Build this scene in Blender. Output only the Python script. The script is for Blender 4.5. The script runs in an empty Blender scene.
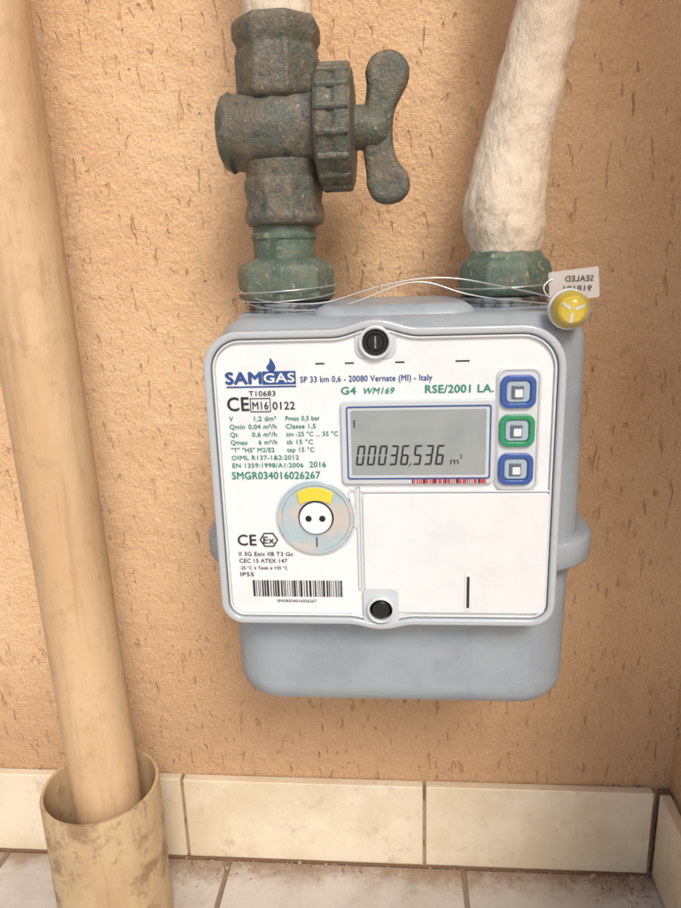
import bpy, bmesh, math, random
from mathutils import Vector, Matrix, noise as mnoise
random.seed(7)
scn=bpy.context.scene
COL=bpy.context.collection
MM=0.001
# ---------------------------------------------------------------- materials
def srgb(r,g,b):
    f=lambda c:(c/255/12.92) if c/255<=0.04045 else ((c/255+0.055)/1.055)**2.4
    return (f(r),f(g),f(b),1)
class NT:
    def __init__(s,name):
        s.m=bpy.data.materials.new(name); s.m.use_nodes=True
        s.t=s.m.node_tree; s.b=s.t.nodes['Principled BSDF']; s.o=s.t.nodes['Material Output']
        s.co=s.t.nodes.new('ShaderNodeTexCoord').outputs['Object']
    def n(s,k,**kw):
        x=s.t.nodes.new(k)
        for a,v in kw.items(): setattr(x,a,v)
        return x
    def l(s,a,b): s.t.links.new(a,b)
    def noise(s,scale,detail=4,rough=.55,vec=(1,1,1),dist=0,off=(0,0,0)):
        mp=s.n('ShaderNodeMapping'); mp.inputs['Scale'].default_value=vec; mp.inputs['Location'].default_value=off
        s.l(s.co,mp.inputs[0])
        x=s.n('ShaderNodeTexNoise'); x.inputs['Scale'].default_value=scale; x.inputs['Detail'].default_value=detail
        x.inputs['Roughness'].default_value=rough; x.inputs['Distortion'].default_value=dist
        s.l(mp.outputs[0],x.inputs['Vector']); return x.outputs['Fac']
    def ramp(s,fac,a,b,lo=0.,hi=1.):
        x=s.n('ShaderNodeMapRange'); x.interpolation_type='SMOOTHSTEP'
        x.inputs['From Min'].default_value=a; x.inputs['From Max'].default_value=b
        x.inputs['To Min'].default_value=lo; x.inputs['To Max'].default_value=hi
        s.l(fac,x.inputs['Value']); return x.outputs['Result']
    def mix(s,fac,a,b):
        x=s.n('ShaderNodeMix',data_type='RGBA')
        if isinstance(fac,(int,float)): x.inputs[0].default_value=fac
        else: s.l(fac,x.inputs[0])
        for v,i in((a,6),(b,7)):
            if isinstance(v,tuple): x.inputs[i].default_value=v
            else: s.l(v,x.inputs[i])
        return x.outputs[2]
    def math(s,op,a,b=0.):
        x=s.n('ShaderNodeMath',operation=op)
        for v,i in((a,0),(b,1)):
            if isinstance(v,(int,float)): x.inputs[i].default_value=v
            else: s.l(v,x.inputs[i])
        return x.outputs[0]
    def bump(s,h,dist,strength=1):
        x=s.n('ShaderNodeBump'); x.inputs['Distance'].default_value=dist; x.inputs['Strength'].default_value=strength
        s.l(h,x.inputs['Height']); s.l(x.outputs[0],s.b.inputs['Normal'])
    def color(s,c):
        if isinstance(c,tuple): s.b.inputs['Base Color'].default_value=c
        else: s.l(c,s.b.inputs['Base Color'])
def simple(name,c,rough=.5,metal=0,coat=0,var=None,vs=60,vt=(.45,.6),bump=0,bs=300,spec=.5,vamt=1.,specks=None,samt=.5):
    s=NT(name); s.b.inputs['Roughness'].default_value=rough; s.b.inputs['Metallic'].default_value=metal
    s.b.inputs['Coat Weight'].default_value=coat; s.b.inputs['Coat Roughness'].default_value=.06
    s.b.inputs['Specular IOR Level'].default_value=spec
    col=c
    if var: col=s.mix(s.ramp(s.noise(vs,4,.6),vt[0],vt[1],0,vamt),c,var)
    if specks: col=s.mix(s.ramp(s.noise(420,3,.6,off=(4,4,4)),.64,.72,0,samt),col,specks)
    s.color(col)
    if bump: s.bump(s.noise(bs,3,.6),bump)
    return s.m

def stucco():
    s=NT('rough_stucco')
    g=s.ramp(s.noise(1,2,.6,(230,100,60),.6),.615,.72)
    big=s.noise(7,3,.6); med=s.noise(75,2,.5); fine=s.noise(520,3,.75); dirt=s.noise(38,4,.65,(1,1,.6))
    gr=s.noise(230,2,.6,off=(7,2,5))
    c=s.mix(s.ramp(big,.35,.68),srgb(226,190,150),srgb(214,173,132))
    c=s.mix(s.ramp(fine,.35,.7,0,.5),c,srgb(240,213,178))
    c=s.mix(s.ramp(dirt,.52,.75,0,.35),c,srgb(190,146,108))
    gv=s.math('MULTIPLY',g,s.ramp(s.noise(26,2,.5,off=(9,1,3)),.42,.66,.0,.45))
    c=s.mix(gv,c,srgb(160,116,84))  # shade inside the gouges painted in as a patchy darker tint
    sp=s.n('ShaderNodeSeparateXYZ'); s.l(s.co,sp.inputs[0])   # splash-back dirt near the ground
    zz=s.math('ADD',sp.outputs['Z'],s.math('MULTIPLY',s.noise(14,4,.6),.12))
    low=s.ramp(zz,.13,.30,.5,0.)
    c=s.mix(low,c,srgb(160,122,92))
    s.color(c); s.b.inputs['Roughness'].default_value=.92; s.b.inputs['Specular IOR Level'].default_value=.15
    h=s.math('ADD',s.math('MULTIPLY',g,-1.5),s.math('MULTIPLY',gr,1.3))
    h=s.math('ADD',h,s.math('MULTIPLY',med,2.4)); h=s.math('ADD',h,s.math('MULTIPLY',fine,1.3))
    d=s.n('ShaderNodeDisplacement'); d.inputs['Scale'].default_value=.001; d.inputs['Midlevel'].default_value=2.3
    s.l(h,d.inputs['Height']); s.l(d.outputs[0],s.o.inputs['Displacement'])
    s.m.displacement_method='BOTH'
    return s.m
def painted_iron():
    s=NT('weathered_green_iron')
    a=s.noise(48,5,.65); b=s.noise(150,4,.7,off=(2,4,1)); d=s.noise(420,3,.7,off=(5,1,1))
    c=s.mix(s.ramp(a,.42,.58),srgb(86,90,80),srgb(104,96,82))
    c=s.mix(s.ramp(b,.52,.68,0,.6),c,srgb(130,121,104))
    c=s.mix(s.ramp(d,.62,.74,0,.7),c,srgb(186,178,160))
    c=s.mix(s.ramp(b,.30,.46,.8,0),c,srgb(56,62,56))
    s.color(c); s.b.inputs['Roughness'].default_value=.5
    s.bump(s.math('ADD',b,s.math('MULTIPLY',d,.5)),.0014); return s.m
def green_paint():
    s=NT('green_painted_metal')
    a=s.noise(60,5,.65); d=s.noise(300,4,.7)
    c=s.mix(s.ramp(a,.4,.62),srgb(82,100,88),srgb(104,115,98))
    c=s.mix(s.ramp(d,.59,.68,0,.7),c,srgb(176,168,142))
    c=s.mix(s.ramp(a,.56,.70,0,.8),c,srgb(116,106,84))
    s.color(c); s.b.inputs['Roughness'].default_value=.5; s.bump(d,.0008); return s.m
def cream_pipe(name,c1,c2,c3,stain=.6,bd=.003,dt=(.56,.72),streak=0):
    s=NT(name)
    a=s.noise(22,5,.6,(1,1,.35)); b=s.noise(130,5,.7,(1,1,.6)); d=s.noise(45,5,.7,off=(3,3,8))
    c=s.mix(s.ramp(a,.38,.66),c1,c2)
    c=s.mix(s.ramp(b,.56,.72,0,stain),c,c3)
    c=s.mix(s.ramp(d,dt[0],dt[1],0,stain),c,c3)
    if streak: c=s.mix(s.ramp(s.noise(1,4,.65,(110,110,9)),.52,.70,0,streak),c,c3)
    s.color(c); s.b.inputs['Roughness'].default_value=.62
    s.bump(s.math('ADD',a,s.math('MULTIPLY',b,.35)),bd); return s.m
def tile_mat(name,c1,c2,c3):
    s=NT(name)
    a=s.noise(16,5,.65); b=s.noise(70,5,.7,off=(1,5,2)); d=s.noise(600,2,.6)
    c=s.mix(s.ramp(a,.38,.62),c1,c2)
    c=s.mix(s.ramp(b,.55,.75,0,.55),c,c3)
    s.color(c); s.b.inputs['Roughness'].default_value=.45; s.bump(s.math('ADD',b,s.math('MULTIPLY',d,.3)),.0005); return s.m
def floor_mat():
    s=NT('floor_tiles')
    sp=s.n('ShaderNodeSeparateXYZ'); s.l(s.co,sp.inputs[0])
    def grid(o,off,per,w):
        v=s.math('ADD',o,off); v=s.math('DIVIDE',v,per); v=s.math('FRACT',v)
        v=s.math('ABSOLUTE',s.math('SUBTRACT',v,.5)); return s.ramp(v,.5-w/per,.5-w*.55/per)
    gx=grid(sp.outputs['X'],.134+1.78,.178,.0022); gy=grid(sp.outputs['Y'],.008+17.8,.178,.0022)
    g=s.math('MAXIMUM',gx,gy)
    a=s.noise(12,5,.65); b=s.noise(90,5,.7); d=s.noise(500,3,.7)
    c=s.mix(s.ramp(a,.38,.62),srgb(198,193,187),srgb(182,175,167))
    c=s.mix(s.ramp(b,.52,.74,0,.5),c,srgb(156,143,128))
    c=s.mix(s.ramp(d,.6,.7,0,.4),c,srgb(146,131,114))
    c=s.mix(g,c,srgb(132,117,100))
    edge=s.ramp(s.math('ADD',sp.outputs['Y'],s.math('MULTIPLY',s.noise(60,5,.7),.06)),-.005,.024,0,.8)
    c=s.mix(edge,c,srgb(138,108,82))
    s.color(c); s.b.inputs['Roughness'].default_value=.5
    h=s.math('SUBTRACT',s.math('MULTIPLY',b,.4),g); s.bump(h,.001); return s.m

M={}
M['stucco']=stucco(); M['iron']=painted_iron(); M['green']=green_paint()
M['pipe_white']=cream_pipe('flaking_cream_paint',srgb(224,209,188),srgb(208,188,163),srgb(158,134,108),.6,.005,(.54,.70))
M['down']=cream_pipe('beige_pvc',srgb(210,180,142),srgb(200,166,127),srgb(160,126,94),.35,.0015,(.52,.7),.35)
M['sleeve']=cream_pipe('dirty_beige_pvc',srgb(196,172,134),srgb(178,150,114),srgb(128,100,74),.7,.0015,(.5,.66),.4)
M['skirt']=tile_mat('cream_tile',srgb(226,214,192),srgb(214,199,172),srgb(186,162,132))
M['grout']=simple('grout',srgb(160,138,112),.9,var=srgb(120,98,78),vs=80)
M['floor']=floor_mat()
M['body']=simple('meter_grey_paint',srgb(154,164,172),.38,var=srgb(145,155,164),vs=25,bump=.00012,bs=900,specks=srgb(190,182,168),samt=.55)
M['steel']=simple('zinc_steel',srgb(176,180,184),.35,metal=.9,var=srgb(120,120,118),vs=180,bump=.0003)
M['wire']=simple('steel_wire',srgb(205,205,205),.35,metal=.7)
M['bezel']=simple('bezel_plastic',srgb(180,187,193),.18,coat=.8)
M['bezel2']=simple('bezel_step',srgb(208,213,217),.18,coat=.7)
M['label']=simple('white_label',srgb(229,231,233),.3,coat=.25,var=srgb(222,225,228),vs=18,specks=srgb(204,203,198),samt=.25)
M['door']=simple('white_door_plastic',srgb(225,227,229),.35,var=srgb(218,221,223),vs=22,specks=srgb(200,197,190),samt=.3)
M['black']=simple('black_plastic',srgb(22,22,24),.3)
M['ink']=simple('black_ink',srgb(40,42,48),.5)
M['blueink']=simple('blue_ink',srgb(44,78,140),.5)
M['greenink']=simple('green_ink',srgb(34,134,112),.5)
M['lcd']=simple('lcd_glass',srgb(152,160,160),.12,coat=.6,var=srgb(140,149,150),vs=14)
M['lcdframe']=simple('lcd_frame',srgb(196,203,208),.2,coat=.5)
M['seg']=simple('lcd_segment',srgb(34,36,36),.3)
M['red']=simple('red_print',srgb(196,60,64),.5)
M['bblue']=simple('blue_button_ring',srgb(42,82,156),.3,coat=.6)
M['bgreen']=simple('green_button_ring',srgb(24,140,92),.3,coat=.6)
M['bcent']=simple('button_clear_cap',srgb(160,180,194),.08,coat=1)
M['bdark']=simple('button_core',srgb(84,96,112),.2,coat=1)
M['yellow']=simple('yellow_plastic',srgb(236,206,58),.35,coat=.4)
M['port']=simple('port_disc',srgb(186,208,216),.14,metal=.35,coat=1,var=srgb(212,208,200),vs=60)
M['portcap']=simple('port_core',srgb(232,234,236),.25,coat=.5)
M['grit']=simple('grit',srgb(140,112,86),.9,var=srgb(172,152,130),vs=90)
s=NT('clear_plastic'); s.color((1,1,1,1)); s.b.inputs['Transmission Weight'].default_value=1; s.b.inputs['Roughness'].default_value=.03; s.b.inputs['IOR'].default_value=1.35; M['clear']=s.m
s=NT('translucent_tag'); s.color(srgb(232,232,230)); s.b.inputs['Alpha'].default_value=.42; s.b.inputs['Roughness'].default_value=.15; M['tag']=s.m

# ---------------------------------------------------------------- helpers
def empty(name,loc):
    e=bpy.data.objects.new(name,None); COL.objects.link(e); e.location=loc; e.empty_display_size=.02
    return e
def obj(name,verts,faces,mat,parent=None,smooth=False,bevel=0,bseg=3,sub=0,angle=35):
    me=bpy.data.meshes.new(name); me.from_pydata([tuple(v) for v in verts],[],faces); 
    bm=bmesh.new(); bm.from_mesh(me); bmesh.ops.recalc_face_normals(bm,faces=bm.faces[:]); bm.to_mesh(me); bm.free()
    o=bpy.data.objects.new(name,me); COL.objects.link(o)
    if mat: me.materials.append(M[mat])
    if smooth:
        for p in me.polygons: p.use_smooth=True
        if angle and not sub:
            try: me.set_sharp_from_angle(angle=math.radians(angle))
            except Exception: pass
    if bevel:
        b=o.modifiers.new('b','BEVEL'); b.width=bevel; b.segments=bseg; b.limit_method='ANGLE'; b.angle_limit=math.radians(30)
        for p in me.polygons: p.use_smooth=True
        b.harden_normals=False
        w=o.modifiers.new('w','WEIGHTED_NORMAL'); w.keep_sharp=False
    if sub:
        m=o.modifiers.new('s','SUBSURF'); m.levels=sub; m.render_levels=sub
    if parent is not None:
        o.parent=parent; o.matrix_parent_inverse=Matrix.Translation(parent.location).inverted()
    return o
def lathe(name,prof,center,mat,parent=None,n=48,axis='Z',closed_top=True,closed_bot=True,rot=0,smooth=True,bevel=0,path=None,angle=35,rough=None):
    V=[];F=[]
    for i,(r,h) in enumerate(prof):
        for k in range(n):
            a=2*math.pi*k/n+rot
            rk=r
            if rough:
                amp,sc=rough
                q=Vector((math.cos(a)*r/sc,math.sin(a)*r/sc,h/sc))
                rk=r+amp*(mnoise.noise(q)+.5*mnoise.noise(q*2.7+Vector((5,5,5))))
            p=(rk*math.cos(a),rk*math.sin(a),h)
            if axis=='X': p=(h,p[0],p[1])
            if axis=='Y': p=(p[0],h,p[1])
            off=path[i] if path else (0,0,0)
            V.append(Vector(((p[0]+off[0])*MM+center[0],(p[1]+off[1])*MM+center[1],(p[2]+off[2])*MM+center[2])))
    m=len(prof)
    for i in range(m-1):
        for k in range(n):
            k2=(k+1)%n; F.append((i*n+k,i*n+k2,(i+1)*n+k2,(i+1)*n+k))
    if closed_bot: F.append(tuple(range(n))[::-1])
    if closed_top: F.append(tuple((m-1)*n+k for k in range(n)))
    return obj(name,V,F,mat,parent,smooth=smooth,bevel=bevel,angle=angle)
def rr(x0,x1,z0,z1,r,n=8):
    if not isinstance(r,tuple): r=(r,)*4
    P=[]
    for (cx,cz,a0,rad) in ((x0,z0,180,r[0]),(x1,z0,270,r[1]),(x1,z1,0,r[2]),(x0,z1,90,r[3])):
        sx=1 if cx==x0 else -1; sz=1 if cz==z0 else -1
        for k in range(n+1):
            a=math.radians(a0+90*k/n)
            P.append((cx+sx*rad+rad*math.cos(a),cz+sz*rad+rad*math.sin(a)))
    return P
def plate(name,P,y0,y1,mat,parent,bevel=0,bseg=3):
    n=len(P)
    V=[(x*MM,y0*MM,z*MM) for x,z in P]+[(x*MM,y1*MM,z*MM) for x,z in P]
    F=[tuple(range(n)),tuple(range(n,2*n))[::-1]]+[(k,(k+1)%n,n+(k+1)%n,n+k) for k in range(n)]
    return obj(name,V,F,mat,parent,bevel=bevel*MM,bseg=bseg)
def flat(name,P,y,mat,parent):
    return obj(name,[(x*MM,y*MM,z*MM) for x,z in P],[tuple(range(len(P)))],mat,parent)
def rect(x0,x1,z0,z1): return [(x0,z0),(x1,z0),(x1,z1),(x0,z1)]
def ring(name,A,B,y0,y1,mat,parent,bevel=0):
    n=len(A)
    V=[(x*MM,y0*MM,z*MM) for x,z in A]+[(x*MM,y1*MM,z*MM) for x,z in A]+[(x*MM,y1*MM,z*MM) for x,z in B]+[(x*MM,y0*MM,z*MM) for x,z in B]
    F=[]
    for k in range(n):
        q=(k+1)%n
        for a in range(4):
            b=(a+1)%4; F.append((a*n+k,a*n+q,b*n+q,b*n+k))
    return obj(name,V,F,mat,parent,bevel=bevel*MM)
def text(body,x,z,cap,mat,parent,width=None,y=-139.3,bold=0,shear=0,mirror=False,name=None):
    cu=bpy.data.curves.new('t','FONT'); cu.body=body; cu.size=1; cu.shear=shear; cu.resolution_u=3
    if bold>.01: cu.space_character=1.05
    o=bpy.data.objects.new('t',cu); COL.objects.link(o)
    dg=bpy.context.evaluated_depsgraph_get(); me=bpy.data.meshes.new_from_object(o.evaluated_get(dg))
    bpy.data.objects.remove(o)
    xs=[v.co.x for v in me.vertices]; s0=cap/.70
    w=(max(xs)-min(xs)); sx=(width/w) if width else s0; mn=min(xs)
    V0=[((v.co.x-mn)*sx*(-1 if mirror else 1),v.co.y*s0) for v in me.vertices]
    F0=[tuple(p.vertices) for p in me.polygons]
    V=[];F=[]; d=cap*bold
    shifts=[(0,0)] if not bold else [(-d,0),(d,0),(0,-d*.8),(0,d*.8)]   # layered strokes make the bold weight
    for i,(dx,dz) in enumerate(shifts):
        b=len(V); V+=[((x+lx+dx)*MM,(y-i*.02)*MM,(z+lz+dz)*MM) for lx,lz in V0]; F+=[tuple(b+k for k in f) for f in F0]
    nm=name or 'print_'+''.join(c for c in body.lower() if c.isalnum())[:14]
    m2=bpy.data.meshes.new(nm); m2.from_pydata(V,[],F); m2.materials.append(M[mat])
    ob=bpy.data.objects.new(nm,m2); COL.objects.link(ob)
    ob.parent=parent; ob.matrix_parent_inverse=Matrix.Translation(parent.location).inverted()
    return ob
def tube(name,pts,r,mat,parent,cyc=False):
    cu=bpy.data.curves.new(name,'CURVE'); cu.dimensions='3D'; cu.bevel_depth=r*MM; cu.bevel_resolution=3; cu.resolution_u=8
    sp=cu.splines.new('NURBS'); sp.points.add(len(pts)-1); sp.order_u=4; sp.use_endpoint_u=not cyc; sp.use_cyclic_u=cyc
    for p,q in zip(sp.points,pts): p.co=(q[0]*MM,q[1]*MM,q[2]*MM,1)
    o=bpy.data.objects.new(name,cu); COL.objects.link(o); cu.materials.append(M[mat])
    o.parent=parent; o.matrix_parent_inverse=Matrix.Translation(parent.location).inverted(); return o

# ---------------------------------------------------------------- wall, floor
def axis_pts(dense0,dense1,step,lo,hi):
    n=int((dense1-dense0)/step); a=[dense0+(dense1-dense0)*i/n for i in range(n+1)]
    k=step; x=dense1; up=[]
    while x<hi: k*=1.35; x+=k; up.append(min(x,hi))
    k=step; x=dense0; dn=[]
    while x>lo: k*=1.35; x-=k; dn.append(max(x,lo))
    return dn[::-1]+a+up
xs=axis_pts(-.34,.20,.0016,-4,.2205)
zs=axis_pts(.06,.63,.0016,.0,3.0)
V=[(x,0,z) for z in zs for x in xs]; nx=len(xs)
F=[(j*nx+i,j*nx+i+1,(j+1)*nx+i+1,(j+1)*nx+i) for j in range(len(zs)-1) for i in range(nx-1)]
me=bpy.data.meshes.new('stucco_wall'); me.from_pydata(V,[],F); me.materials.append(M['stucco'])
for p in me.polygons: p.use_smooth=True
wall=bpy.data.objects.new('stucco_wall',me); COL.objects.link(wall)
PX=.1905
ys=[y for y in axis_pts(-.10,0,.002,-.30,0) if y<=0]
zs2=axis_pts(.06,.22,.002,0,3.0); ny=len(ys)
V=[(PX,y,z) for z in zs2 for y in ys]; F=[(j*ny+i,(j+1)*ny+i,(j+1)*ny+i+1,j*ny+i+1) for j in range(len(zs2)-1) for i in range(ny-1)]
b=len(V); V+=[(PX,-.30,0),(PX,-.30,3),(.60,-.30,3),(.60,-.30,0),(.60,0.2,0),(.60,0.2,3)]
F+=[(b,b+3,b+2,b+1),(b+3,b+4,b+5,b+2)]
me=bpy.data.meshes.new('stucco_pier'); me.from_pydata(V,[],F); me.materials.append(M['stucco'])
for p in me.polygons: p.use_smooth=True
pier=bpy.data.objects.new('stucco_pier',me); COL.objects.link(pier)
FZ=8.0
fl=obj('tiled_floor',[(-60,-80,FZ*MM),(60,-80,FZ*MM),(60,.3,FZ*MM),(-60,.3,FZ*MM)],[(0,1,2,3)],'floor')
sk=empty('tile_skirting',(0,0,.04))
plate('grout_bed',rect(-4000,179,0,77.8),0.5,-6.6,'grout',sk)
x=-166.5
joints=[]
while x>-4000: joints.append(x); x-=181.5
joints=sorted(joints)+[15,]
e=[-4000]+[j for j in joints if j>-3990]+[178.5]
for a,b in zip(e[:-1],e[1:]):
    plate('tile',rect(a+1.1,b-1.1,FZ+1.5,79+random.uniform(-.4,.4)),-1,-8.3+random.uniform(-.3,.3),'skirt',sk,bevel=.9)
def xplate(name,y0,y1,z0,z1,x0,x1,mat,parent,bevel=0):
    V=[(x*MM,y*MM,z*MM) for x in(x0,x1) for y,z in((y0,z0),(y1,z0),(y1,z1),(y0,z1))]
    return obj(name,V,[(0,1,2,3),(4,7,6,5),(0,4,5,1),(1,5,6,2),(2,6,7,3),(3,7,4,0)],mat,parent,bevel=bevel*MM)
xplate('grout_bed_return',-299,-1,0,78,183,192,'grout',sk)
xplate('tile_return',-176,-9.4,FZ+1.5,80,180.4,188,'skirt',sk,.9)
xplate('tile_return_b',-299,-178,FZ+1.5,80,180.6,188,'skirt',sk,.9)

bm=bmesh.new()
for i in range(700):
    t=random.random()
    if t<.40: x=random.gauss(162,12); y=-9-abs(random.gauss(0,12))
    elif t<.6: x=random.gauss(-150,14); y=-9-abs(random.gauss(0,10))
    else: x=random.uniform(-160,178); y=-9-abs(random.gauss(0,4))
    if x>178: continue
    r=random.choice([.3,.35,.4,.5,.6,.8])
    if random.random()<.012: r=2.2
    m=Matrix.Translation((x*MM,y*MM,(FZ+r*.5)*MM))@Matrix.Rotation(random.random()*6,4,'Z')@Matrix.Diagonal((r*MM*random.uniform(.7,1.7),r*MM,r*MM*.8,1))
    bmesh.ops.create_icosphere(bm,subdivisions=1,radius=1,matrix=m)
me=bpy.data.meshes.new('grit'); bm.to_mesh(me); bm.free(); me.materials.append(M['grit'])
g=bpy.data.objects.new('grit',me); COL.objects.link(g)

# ---------------------------------------------------------------- downpipe and sleeve
dp=empty('downpipe',(-.198,-.06,.3))
prof=[];path=[]
for i in range(60):
    z=20+i*30; prof.append((21.4,z)); path.append((2.2-(z-150)*.0175 if z<700 else -7.4,0,0))
lathe('pipe_tube',prof,(-.1985,-.066,0),'down',dp,n=64,path=path)
ps=empty('drain_pipe_sleeve',(-.199,-.066,.06))
lathe('sleeve',[(37.2,4),(37.5,60),(37.7,121),(37.3,122.6),(35.4,122.6),(34.9,121),(34.4,60),(34,6)],(-.1995,-.066,0),'sleeve',ps,n=72,closed_top=True,closed_bot=False)
lathe('sleeve_dirt_fill',[(34.1,6),(34.1,62),(28,66),(18,64)],(-.1995,-.066,0),'grit',ps,n=40)

# ---------------------------------------------------------------- gas valve (left)
AX=-.0585; AY=-.066
gv=empty('gas_shutoff_valve',(AX,AY,.51))
lathe('top_nut',[(17,527),(20.5,529),(21.4,532),(21.4,547),(20.2,550),(20.4,552),(22.2,555),(22.2,561),(20,564),(16,564)],(AX,AY,0),'iron',gv,n=8,rot=.35,bevel=.0012,smooth=True)
lathe('neck',[(17,518),(16.5,531)],(AX,AY,0),'iron',gv,rough=(.5,8))
lathe('valve_body',[(6,-31),(13,-30.5),(17,-28.5),(18.8,-25),(17.6,-23),(18.2,-20),(20.2,-10),(21.2,0),(20.6,9),(18.2,15),(18,19),(21,20)],(AX,AY,.5145),'iron',gv,axis='X',n=56,rough=(.5,10))
bn=[(20,17),(27,18),(28.4,20),(28.4,24),(27.4,25.5),(27.4,27),(28.6,28.5),(28.6,33),(26.8,35.5),(20,36.3),(12,36.5)]
lathe('bonnet',bn,(AX+.001,AY,.5145),'iron',gv,axis='X',n=36,bevel=.0008)
for k in range(16):
    a=2*math.pi*(k+.5)/16
    cy=AY*1000+27.8*math.cos(a); cz=514.5+27.8*math.sin(a)
    lathe('bonnet_ridge',[(1.2,19),(2,20),(2,33),(1.2,34.5)],(AX+.001,cy*MM,cz*MM),'iron',gv,axis='X',n=10)
lathe('stem',[(10.5,35),(10.5,42),(8.5,45),(8.5,52)],(AX,AY,.5145),'iron',gv,axis='X',n=32)
lathe('body_outlet',[(17.5,484),(18.5,492),(19,500)],(AX,AY,0),'iron',gv,rough=(.4,8))
lathe('lower_nut',[(16,468.5),(20,470),(21.2,473),(19.4,481),(20.6,487),(20.6,491),(18,494)],(AX,AY,0),'iron',gv,n=10,bevel=.001)
lathe('nipple',[(16,448),(16,462),(16.8,463),(16.8,465),(16,466),(16,472)],(AX-.001,AY,0),'green',gv,rough=(.3,7))
lathe('union_nut',[(18,431),(24.0,431.5),(25.5,433.5),(25.6,446),(24,449.5),(20,452),(16.5,453.5)],(AX-.001,AY,0),'green',gv,n=8,rot=.05,bevel=.0012)
def bez(pts,n=10):
    out=[]
    m=len(pts)
    for i in range(m):
        p0,p1,p2,p3=[Vector(pts[(i+k-1)%m]) for k in range(4)]
        for k in range(n):
            t=k/n
            out.append(tuple(.5*((2*p1)+(-p0+p2)*t+(2*p0-5*p1+4*p2-p3)*t*t+(-p0+3*p1-3*p2+p3)*t**3)))
    return out
half=[(-17,503),(-16,494),(-15.5,487),(-12,481),(-5.5,478.8),(1.5,480.5),(5.6,486),(5,493),(0.5,499),(-2,506),(-2.6,515),(-1.5,524),(1.5,530.5),(5,537),(5.6,544),(1.5,550),(-5,552),(-12,549.5),(-15.5,543),(-15,536),(-16,528),(-17.5,521),(-18,512)]
half=[(a,(b-515.5)*.96+513.2) for a,b in half]
plate('wing_handle',bez(half,4),-60.5,-71.5,'iron',gv,bevel=3.6,bseg=5)
lathe('handle_hub',[(9,-2),(9.8,1),(9.8,8),(7.5,12),(3,13.5)],(-.0175,AY,.5135),'iron',gv,axis='X',n=28)
gp=empty('gas_pipe',(AX,AY,.65))
lathe('pipe',[(16.5,560)]+[(16.8,560+i*3) for i in range(1,40)]+[(16.8,1500)],(AX+.001,AY,0),'pipe_white',gp,rough=(.7,12))
BX=.0540
go=empty('gas_pipe.001',(BX,AY,.55))
rings=[(450,0,16.5),(455,0,17.4),(459,-.3,18.9),(464,-.8,20.2),(472,-1,20.6),(480,-.8,20.2),(488,.3,19.2),(496,1.6,18.3),(506,3.6,17.8),(518,6,17.3),(530,9,16.6),(543,12,15.8),(556,14.8,15.1),(570,17.4,14.7),(586,19.5,14.7),(605,21,15),(640,22,15.2),(700,22,15.2)]
rs=[]
for (a,b) in zip(rings[:-1],rings[1:]):
    k=max(1,int((b[0]-a[0])/2))
    for i in range(k):
        t=i/k; rs.append(tuple(a[j]+(b[j]-a[j])*t for j in range(3)))
rs+=[rings[-1],(1500,22,15.2)]
lathe('pipe',[(r,z) for z,_,r in rs],(BX,AY,0),'pipe_white',go,n=72,path=[(x,0,0) for _,x,_ in rs],rough=(1.1,14),angle=None)
lathe('union_nut',[(18,431),(22.6,431.5),(24.4,433.5),(24.6,444),(23,448),(20.5,450),(19,453),(17,453.5)],(BX,AY,0),'green',go,n=8,rot=.3,bevel=.0012)

# ---------------------------------------------------------------- gas meter
gm=empty('gas_meter',(-.005,-.08,.33))
def can(name,cx,hw,y0,y1,R,levels,mat):
    V=[];F=[];n=None
    for z,ins in levels:
        P=rr(cx-hw+ins,cx+hw-ins,y0+ins,y1-ins,max(R-ins,3),8); n=len(P)
        V+=[(x*MM,y*MM,z*MM) for x,y in P]
    m=len(levels)
    for i in range(m-1):
        for k in range(n):
            q=(k+1)%n; F.append((i*n+k,i*n+q,(i+1)*n+q,(i+1)*n+k))
    F.append(tuple(range(n))[::-1]); F.append(tuple((m-1)*n+k for k in range(n)))
    return obj(name,V,F,mat,gm,smooth=True,angle=50)
def fil(z,r,sgn,n=7):
    return [(z-sgn*r*(1-math.sin(math.pi/2*k/n)),r*(1-math.cos(math.pi/2*k/n))) for k in range(n+1)]
up=[(312,0),(330,0),(395,1.2)]+[(z,i+1.2) for z,i in fil(426,16,1,10)]
can('upper_shell',-1,89,-128,-16,26,up,'body')
can('top_crown',-3,40,-113,-26,14,[(418,0),(422,0)]+fil(430.5,8,1,9),'body')
lo=[(z,i+1) for z,i in reversed([(z,i) for z,i in fil(223,15,-1,9)])]+[(262,.8),(309,0)]
can('lower_shell',-2.5,88,-125,-18,26,lo,'body')
can('joint_flange',-3,98.5,-132,-8,32,[(304,2.2),(305,.8),(306.5,0),(316,0),(317.5,.8),(318.5,2.2)],'body')
for cx,nm in((AX*1000-1,'inlet'),(BX*1000,'outlet')):
    lathe(nm+'_boss',[(27,423),(26,425),(24,426.2),(21,426.4)],(cx*MM,AY,0),'body',gm)
    lathe(nm+'_collar',[(22,425),(22.6,426.5),(22.6,428),(21.6,428.4),(21.6,429),(22.8,429.4),(22.8,431),(20,431.4)],(cx*MM,AY,0),'steel',gm)
def cover_outline(ins):
    x0,x1,z0,z1=-87+ins,71-ins,282+ins,422.5-ins
    base=rr(x0,x1,z0,z1,(max(11-ins,2),max(11-ins,2),max(19-ins,3),max(17-ins,3)),8)
    bl,br,tr,tl=base[:9],base[9:18],base[18:27],base[27:]
    def lug(cx,z,h,w,sgn):
        out=[]
        for k in range(13):
            t=-1+2*k/12; out.append((cx+sgn*t*w, z+ h*(.5+.5*math.cos(math.pi*t))))
        return out
    return bl+lug(-10,z0,-2.6,16,1)+br+tr+lug(-10.5,z1,3.8,19,-1)+tl
A=cover_outline(0); B=cover_outline(3.4)
plate('cover_base',cover_outline(1.2),-124,-137.6,'bezel',gm,bevel=.8)
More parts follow.
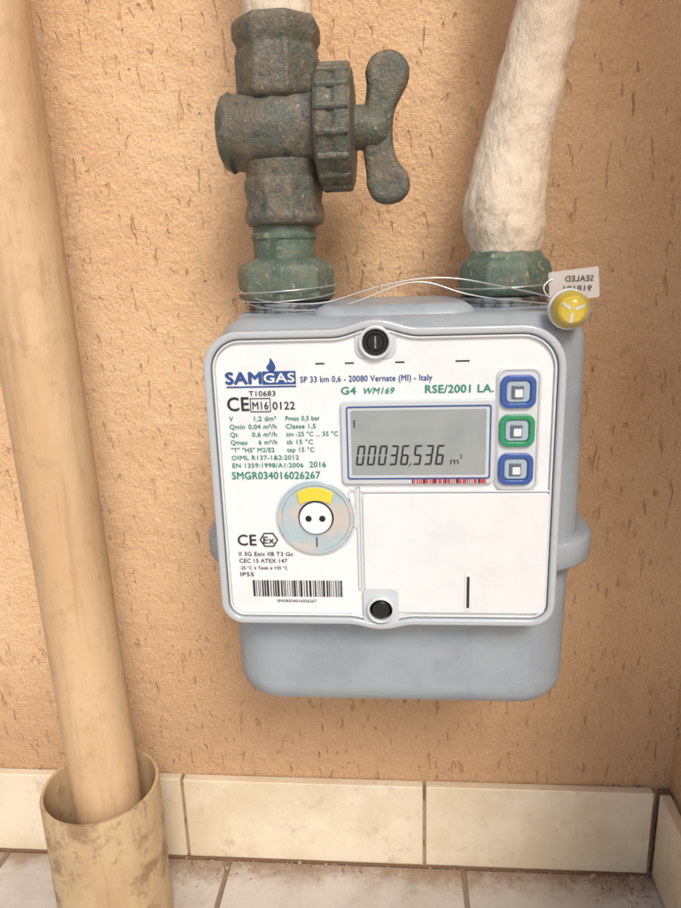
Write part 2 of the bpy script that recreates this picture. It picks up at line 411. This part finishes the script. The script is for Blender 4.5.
ring('cover_rim',A,B,-133,-141.6,'bezel',gm,bevel=1.1)
ring('cover_inner_step',cover_outline(3.9),cover_outline(5.0),-137,-140.4,'bezel2',gm,bevel=.4)
flat('cover_label',cover_outline(5.1),-139.0,'label',gm)
def screw(nm,cx,cz,r):
    lathe(nm+'_seat',[(r+1.6,0),(r+1.6,-3.0),(r+.9,-3.4),(r+.3,-3.0),(r+.2,-.6)],(cx*MM,-.1385,cz*MM),'bezel2',gm,axis='Y',n=40)
    lathe(nm,[(r,0),(r,-2.0),(r-.5,-2.7),(r*.7,-2.7),(r*.62,-2.0),(r*.2,-2.0)],(cx*MM,-.1385,cz*MM),'black',gm,axis='Y',n=32)
    flat(nm+'_slot',rect(cx-.35,cx+.35,cz-r*.45,cz+r*.45),-140.7,'steel',gm)
plate('top_screw_pocket',rr(-19.5,-1.5,409,424,5),-138,-139.7,'lcdframe',gm,bevel=.4)
screw('top_screw',-10.5,416.5,5.6)
plate('bottom_screw_pocket',rr(-18.5,-1.5,281.5,301,3),-138,-140.9,'lcdframe',gm,bevel=.5)
lathe('bottom_screw_seat',[(6.6,0),(6.6,-2.6),(6,-3),(5.4,-2.6),(5.3,-.4)],(-.010,-.1405,.2905),'bezel2',gm,axis='Y',n=40)
lathe('bottom_screw',[(4.3,0),(4.3,-2),(3.8,-2.5),(1,-2.5)],(-.010,-.1405,.2905),'black',gm,axis='Y',n=32)
# display
plate('display_housing',rr(-26.5,41.5,352.5,391,2.5),-138,-141.2,'lcdframe',gm,bevel=.6)
ring('display_bezel_line',rr(-24,39.6,355,388.6,1.2),rr(-23.4,39,355.6,388,.8),-141,-141.55,'blueink',gm)
plate('lcd',rr(-22,37.5,357,386.8,.8),-141,-141.4,'lcd',gm)
SEG={'0':'abcdef','1':'bc','2':'abged','3':'abgcd','4':'fgbc','5':'afgcd','6':'afgedc','7':'abc','8':'abcdefg','9':'abcdfg'}
def digit(ch,x,z,w,h,t=.9):
    m=h/2; g=.14
    S={'a':[(g,h),(w-g,h),(w-t,h-t),(t,h-t)],'d':[(g,0),(w-g,0),(w-t,t),(t,t)],
       'b':[(w,h-g),(w,m+g),(w-t,m+t*.5),(w-t,h-t-g)],'c':[(w,g),(w,m-g),(w-t,m-t*.5),(w-t,t+g)],
       'f':[(0,h-g),(0,m+g),(t,m+t*.5),(t,h-t-g)],'e':[(0,g),(0,m-g),(t,m-t*.5),(t,t+g)],
       'g':[(g,m),(t,m+t*.5),(w-t,m+t*.5),(w-g,m),(w-t,m-t*.5),(t,m-t*.5)]}
    V=[];F=[]
    for k in SEG[ch]:
        b=len(V)
        for px,pz in S[k]: V.append(((x+px+.14*pz)*MM,-.1415,(z+pz)*MM))
        F.append(tuple(range(b,len(V))))
    obj('lcd_digit_'+ch,V,F,'seg',gm)
x=-20.3
for ch in '00036,536':
    if ch==',':
        flat('lcd_comma',[(x-.6,360.8),(x+.4,362.4),(x-.3,362.4),(x-1.1,360.3)],-141.5,'seg',gm); x+=.7; continue
    digit(ch,x,361.6,3.5,9.2,.85); x+=4.95
text('m',22,361.8,3.2,'seg',gm,y=-141.5,width=3.6); text('3',26.1,364.4,2,'seg',gm,y=-141.5)
flat('lcd_mark',rect(-20.8,-20.2,379,382.5),-141.5,'seg',gm)
for i in range(34):
    a=5+i*.98
    flat('red_strip_%d'%i,rect(a,a+random.choice([.4,.6,.85]),352.9,355.1),-141.45,'red' if i%5 else 'ink',gm)
# buttons
plate('button_panel',rr(41.5,61.0,348.5,404.5,4.5),-138,-140.0,'bezel2',gm,bevel=.7)
ring('button_panel_edge',rr(42.3,60.2,349.3,403.7,4),rr(42.9,59.6,349.9,403.1,3.5),-139.5,-140.4,'bezel',gm)
for cz,c in((394,'bblue'),(376.7,'bgreen'),(359.2,'bblue')):
    cx=50.8
    ring('button_ring',rr(cx-7.6,cx+7.6,cz-7.2,cz+7.2,3.8),rr(cx-5.2,cx+5.2,cz-4.9,cz+4.9,2.2),-139.5,-141.8,c,gm,bevel=.5)
    plate('button_cap',rr(cx-5.1,cx+5.1,cz-4.8,cz+4.8,2),-139.5,-140.9,'bcent',gm,bevel=.6)
    plate('button_icon',rr(cx-2.9,cx+2.3,cz-3.2,cz+2.8,.6),-140.5,-141.4,'bdark',gm,bevel=.3)
    plate('button_window',rr(cx-1.5,cx+1.9,cz-2.4,cz+1.0,.3),-141,-141.7,'label',gm,bevel=.15)
# door
plate('battery_door',rr(-17.6,66.2,288.2,347.6,1.5),-138,-140.5,'door',gm,bevel=.45)
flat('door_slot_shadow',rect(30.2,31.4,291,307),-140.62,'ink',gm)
ring('door_slot',rr(29.4,32.2,289.4,308,.8),rr(30.1,31.5,290.6,307.2,.4),-140.4,-140.9,'door',gm)
ring('display_side_rib',rr(-20.2,-18.4,300,352,.5),rr(-19.8,-18.8,300.4,351.6,.3),-138.5,-140.3,'bezel2',gm)
plate('cover_divider',rect(-18,66,348.2,349.0),-138.5,-140.2,'bezel2',gm,bevel=.2)
# optical port
cx,cz=-39.5,336
lathe('port_disc',[(18,0),(18,-1.6),(17.4,-2.2),(16.2,-2.2),(15.6,-1.3),(8.3,-1.2)],(cx*MM,-.1388,cz*MM),'port',gm,axis='Y',n=64)
lathe('port_ring',[(18.9,0),(18.9,-.9),(18.3,-1.2)],(cx*MM,-.1388,cz*MM),'bezel2',gm,axis='Y',n=64)
lathe('port_core',[(7.6,-1),(7.6,-2.5),(7,-3.1),(2,-3.1)],(cx*MM,-.1388,cz*MM),'portcap',gm,axis='Y',n=40)
for dx in(-3.2,3.2):
    lathe('port_led',[(1.5,-2.9),(1.5,-3.25),(1.1,-3.4)],((cx+dx)*MM,-.1388,(cz+.3)*MM),'black',gm,axis='Y',n=16)
lens=[]
for k in range(21):
    a=math.radians(55+70*k/20); lens.append((cx+14.8*math.cos(a),cz+14.8*math.sin(a)))
for k in range(21):
    a=math.radians(128-76*k/20); lens.append((cx+8.6*math.cos(a)*1.35,cz+8.6*math.sin(a)))
plate('port_yellow_seal',lens,-139.8,-140.9,'yellow',gm,bevel=.3)
flat('port_tick',rect(cx-.3,cx+.3,cz-14.5,cz-9.5),-140.2,'ink',gm)
ring('port_clip',rr(-24,-20.2,331,350,1.2),rr(-23.2,-21,332,349,.6),-138.5,-140.0,'bezel2',gm)
# printing
T=lambda *a,**k: text(*a,gm,**k)
T('SAM',-77.5,399.2,5.2,'blueink',width=16,bold=.075)
flat('logo_bar',rect(-61.0,-46.0,398.6,404.6),-139.15,'blueink',gm)
T('GAS',-60.3,399.7,4.0,'label',width=13.6,bold=.04)
flat('logo_bar_low',rect(-77.5,-46.0,397.3,398.1),-139.15,'blueink',gm)
flat('logo_flame',bez([(-57.5,404.5),(-59,406.3),(-57.6,408.3),(-57,410.5),(-55.5,408.3),(-54.8,406.1),(-55.8,404.5)],4),-139.15,'blueink',gm)
T('SP 33 km 0,6 - 20080 Vernate (MI) - Italy',-44,399.4,2.7,'blueink',width=58,bold=.025)
T('T10683',-67.5,393.6,2.3,'ink',width=12,bold=.02)
T('CE',-77.6,387,6.2,'ink',width=9.8,bold=.03)
ring('m16_box',rr(-67.3,-57.9,386.2,392.6,.3),rr(-66.9,-58.3,386.6,392.2,.2),-139.1,-139.25,'ink',gm)
T('M16',-66.2,387.5,3.5,'ink',width=7.2,bold=.02)
T('0122',-57.0,387.4,3.5,'ink',width=10,bold=.025)
T('G4',-26,393.8,3.3,'greenink',width=6.5,bold=.04)
T('WM169',-16,393.8,2.8,'greenink',width=13.5,shear=.25,bold=.035)
T('RSE/2001 LA.',11,393.8,3.5,'greenink',width=29.5,bold=.035)
rows=[('V','1,2 dm³','Pmax 0,5 bar',15.5),('Qmin','0,04 m³/h','Classe 1,5',13.5),('Qt','0,6 m³/h','tm -25 °C ... 55 °C',23.5),('Qmax','6 m³/h','tb 15 °C',12),('"T" "HS" M2/E2','','tsp 15 °C',12.5)]
for i,(a,b,c,wc) in enumerate(rows):
    z=382.2-i*3.65
    T(a,-77.3,z,2.15,'greenink',bold=.03,width=20 if i==4 else None)
    if b: T(b,-56.0-len(b)*1.4,z,2.15,'greenink',bold=.03,width=len(b)*1.42)
    T(c,-51.5,z,2.15,'greenink',bold=.03,width=wc)
T('OIML R137-1&2:2012',-77.3,364.0,2.15,'greenink',bold=.03,width=31)
T('EN 1359:1998/A1:2006',-77.3,360.3,2.15,'greenink',bold=.03,width=33)
T('2016',-41.5,360.3,2.7,'greenink',bold=.03,width=7.5)
T('SMGR034016026267',-77.8,354.8,3.5,'greenink',bold=.035,width=41)
T('CE',-77.3,322,5.4,'ink',width=8.8,bold=.03)
hexa=lambda r:[(-62.4+r*1.1*math.cos(math.pi/3*k),324.7+r*math.sin(math.pi/3*k)) for k in range(6)]
ring('ex_hex',hexa(4.1),hexa(3.4),-139.1,-139.25,'ink',gm); T('Ex',-65,323,3.4,'ink',width=5.2,bold=.03)
for i,(t,w) in enumerate((('II 3G Exic IIB T3 Gc',26),('CEC 15 ATEX 147',23),('-25 °C ≤ Tamb ≤ +55 °C',23),('IP55',6.5))):
    T(t,-77.2,316.6-i*3.5,2.05 if i!=2 else 1.7,'ink',width=w,bold=.025)
V=[];F=[];x=-71.5
while x<-28.5:
    w=random.choice([.35,.35,.55,.8,1.1]); b=len(V)
    V+=[(x*MM,-.13925,.2955),((x+w)*MM,-.13925,.2955),((x+w)*MM,-.13925,.304),(x*MM,-.13925,.304)]; F.append((b,b+1,b+2,b+3)); x+=w+random.choice([.35,.5,.7])
obj('barcode',V,F,'ink',gm)
T('SMGR034016026267',-60,292.6,1.4,'ink',width=19,bold=.02)
for a,b in((-37,-33),(-24,-20),(-2,2),(24,30)): flat('gasket_mark',rect(a,b,407.2,407.9),-139.2,'ink',gm)

# ---------------------------------------------------------------- security seal
ss=empty('security_seal',(.08,-.095,.425))
def loop(cx,cy,r,z,dz,n=14,a0=0):
    return [(cx+r*math.cos(a0+2*math.pi*k/n),cy+r*math.sin(a0+2*math.pi*k/n),z+dz*math.sin(2*math.pi*k/n+1)) for k in range(n)]
tube('wire_loop_inlet',loop(-59.5,-66,27.2,438,1.5),.35,'wire',ss,cyc=True)
tube('wire_loop_inlet_b',loop(-59.5,-66,26.8,434.5,2.5,a0=.6),.3,'wire',ss,cyc=True)
tube('wire_loop_outlet',loop(54,-66,25.8,436.5,1.2),.35,'wire',ss,cyc=True)
tube('wire_upper',[(-84,-72,438),(-74,-90,433),(-50,-95,430.5),(-34,-93,431),(-20,-92,436),(0,-91,440.5),(16,-91,442),(30,-88,441),(48,-93,437),(64,-104,433.5),(72,-120,431)],.36,'wire',ss)
tube('wire_lower',[(-84,-68,434),(-76,-89,429.5),(-50,-96,427.6),(-34,-95,428),(-18,-95,432),(-2,-92,439),(14,-92,441),(28,-91,434),(48,-95,430.5),(63,-106,429.5),(72,-122,429)],.36,'wire',ss)
tube('wire_tail',[(72,-120,430),(64,-116,432),(62,-114,438),(69,-113,440)],.3,'wire',ss)
def rot2(P,cx,cz,a): return [(cx+(x-cx)*math.cos(a)-(z-cz)*math.sin(a),cz+(x-cx)*math.sin(a)+(z-cz)*math.cos(a)) for x,z in P]
plate('tag',rot2(rr(67.5,89.5,430.5,444,1),78,437.2,.10),-112.0,-112.7,'tag',ss)
text('SEALED',86.8,438.8,2.5,'ink',ss,width=12.4,y=-112.9,mirror=True,bold=.02,name='tag_text')
text('918191',86.3,434.5,2.5,'ink',ss,width=12.4,y=-112.9,mirror=True,bold=.02,name='tag_number')
BZ=.4275; BXX=.0735; BY=-.1295
lathe('seal_ball',[(1,-8.3),(3.5,-8),(6.4,-6.2),(7.9,-3.5),(8.3,0),(7.9,3.5),(6.4,6.2),(3.5,8),(1,8.3)],(BXX,BY,BZ),'clear',ss,axis='Y',n=32,angle=None)
lathe('seal_rotor',[(4.6,-4),(5.4,-3.2),(5.4,2),(4.6,2.6)],(BXX,BY,BZ),'yellow',ss,axis='Y',n=24)
for k in range(3):
    a=k*2.09+.4
    flat('rotor_vane',rot2(rect(BXX*1000+1,BXX*1000+4.8,BZ*1000-.6,BZ*1000+.6),BXX*1000,BZ*1000,a),BY*1000-4.3,'label',ss)
lathe('seal_rim',[(6.4,3),(8.9,3),(8.9,4.3),(6.4,4.3)],(BXX,BY,BZ),'bezel2',ss,axis='Y',n=32)

# ---------------------------------------------------------------- light
w=bpy.data.worlds.new('World'); scn.world=w; w.use_nodes=True
nt=w.node_tree; bg=nt.nodes['Background']; sky=nt.nodes.new('ShaderNodeTexSky'); sky.sky_type='NISHITA'; sky.sun_disc=False
D=Vector((.26,-.68,.68)).normalized()
el=math.asin(D.z); az=math.atan2(D.x,D.y)
sky.sun_elevation=el; sky.sun_rotation=az; sky.air_density=1.0; sky.dust_density=4.0
nt.links.new(sky.outputs[0],bg.inputs[0]); bg.inputs[1].default_value=.125
sl=bpy.data.lights.new('sun','SUN'); sl.energy=2.1; sl.angle=math.radians(18); sl.color=(1,.955,.89)
so=bpy.data.objects.new('sun',sl); COL.objects.link(so); so.rotation_euler=(-D).to_track_quat('-Z','Y').to_euler(); so.location=(1,-2,3)
scn.view_settings.view_transform='Standard'; scn.view_settings.look='None'; scn.view_settings.exposure=0

# ---------------------------------------------------------------- camera
cd=bpy.data.cameras.new('camera'); cam=bpy.data.objects.new('camera',cd); COL.objects.link(cam)
cd.sensor_fit='VERTICAL'; cd.sensor_height=36; cd.sensor_width=27; cd.lens=36*713/908
cd.clip_start=.01; cd.clip_end=300
Rm=Matrix.Rotation(math.radians(5),3,'Z')@Matrix.Rotation(math.radians(75),3,'X')@Matrix.Rotation(math.radians(-1.8),3,'Z')
cam.matrix_world=Matrix.Translation((0,-.45,.45))@Rm.to_4x4()
scn.camera=cam
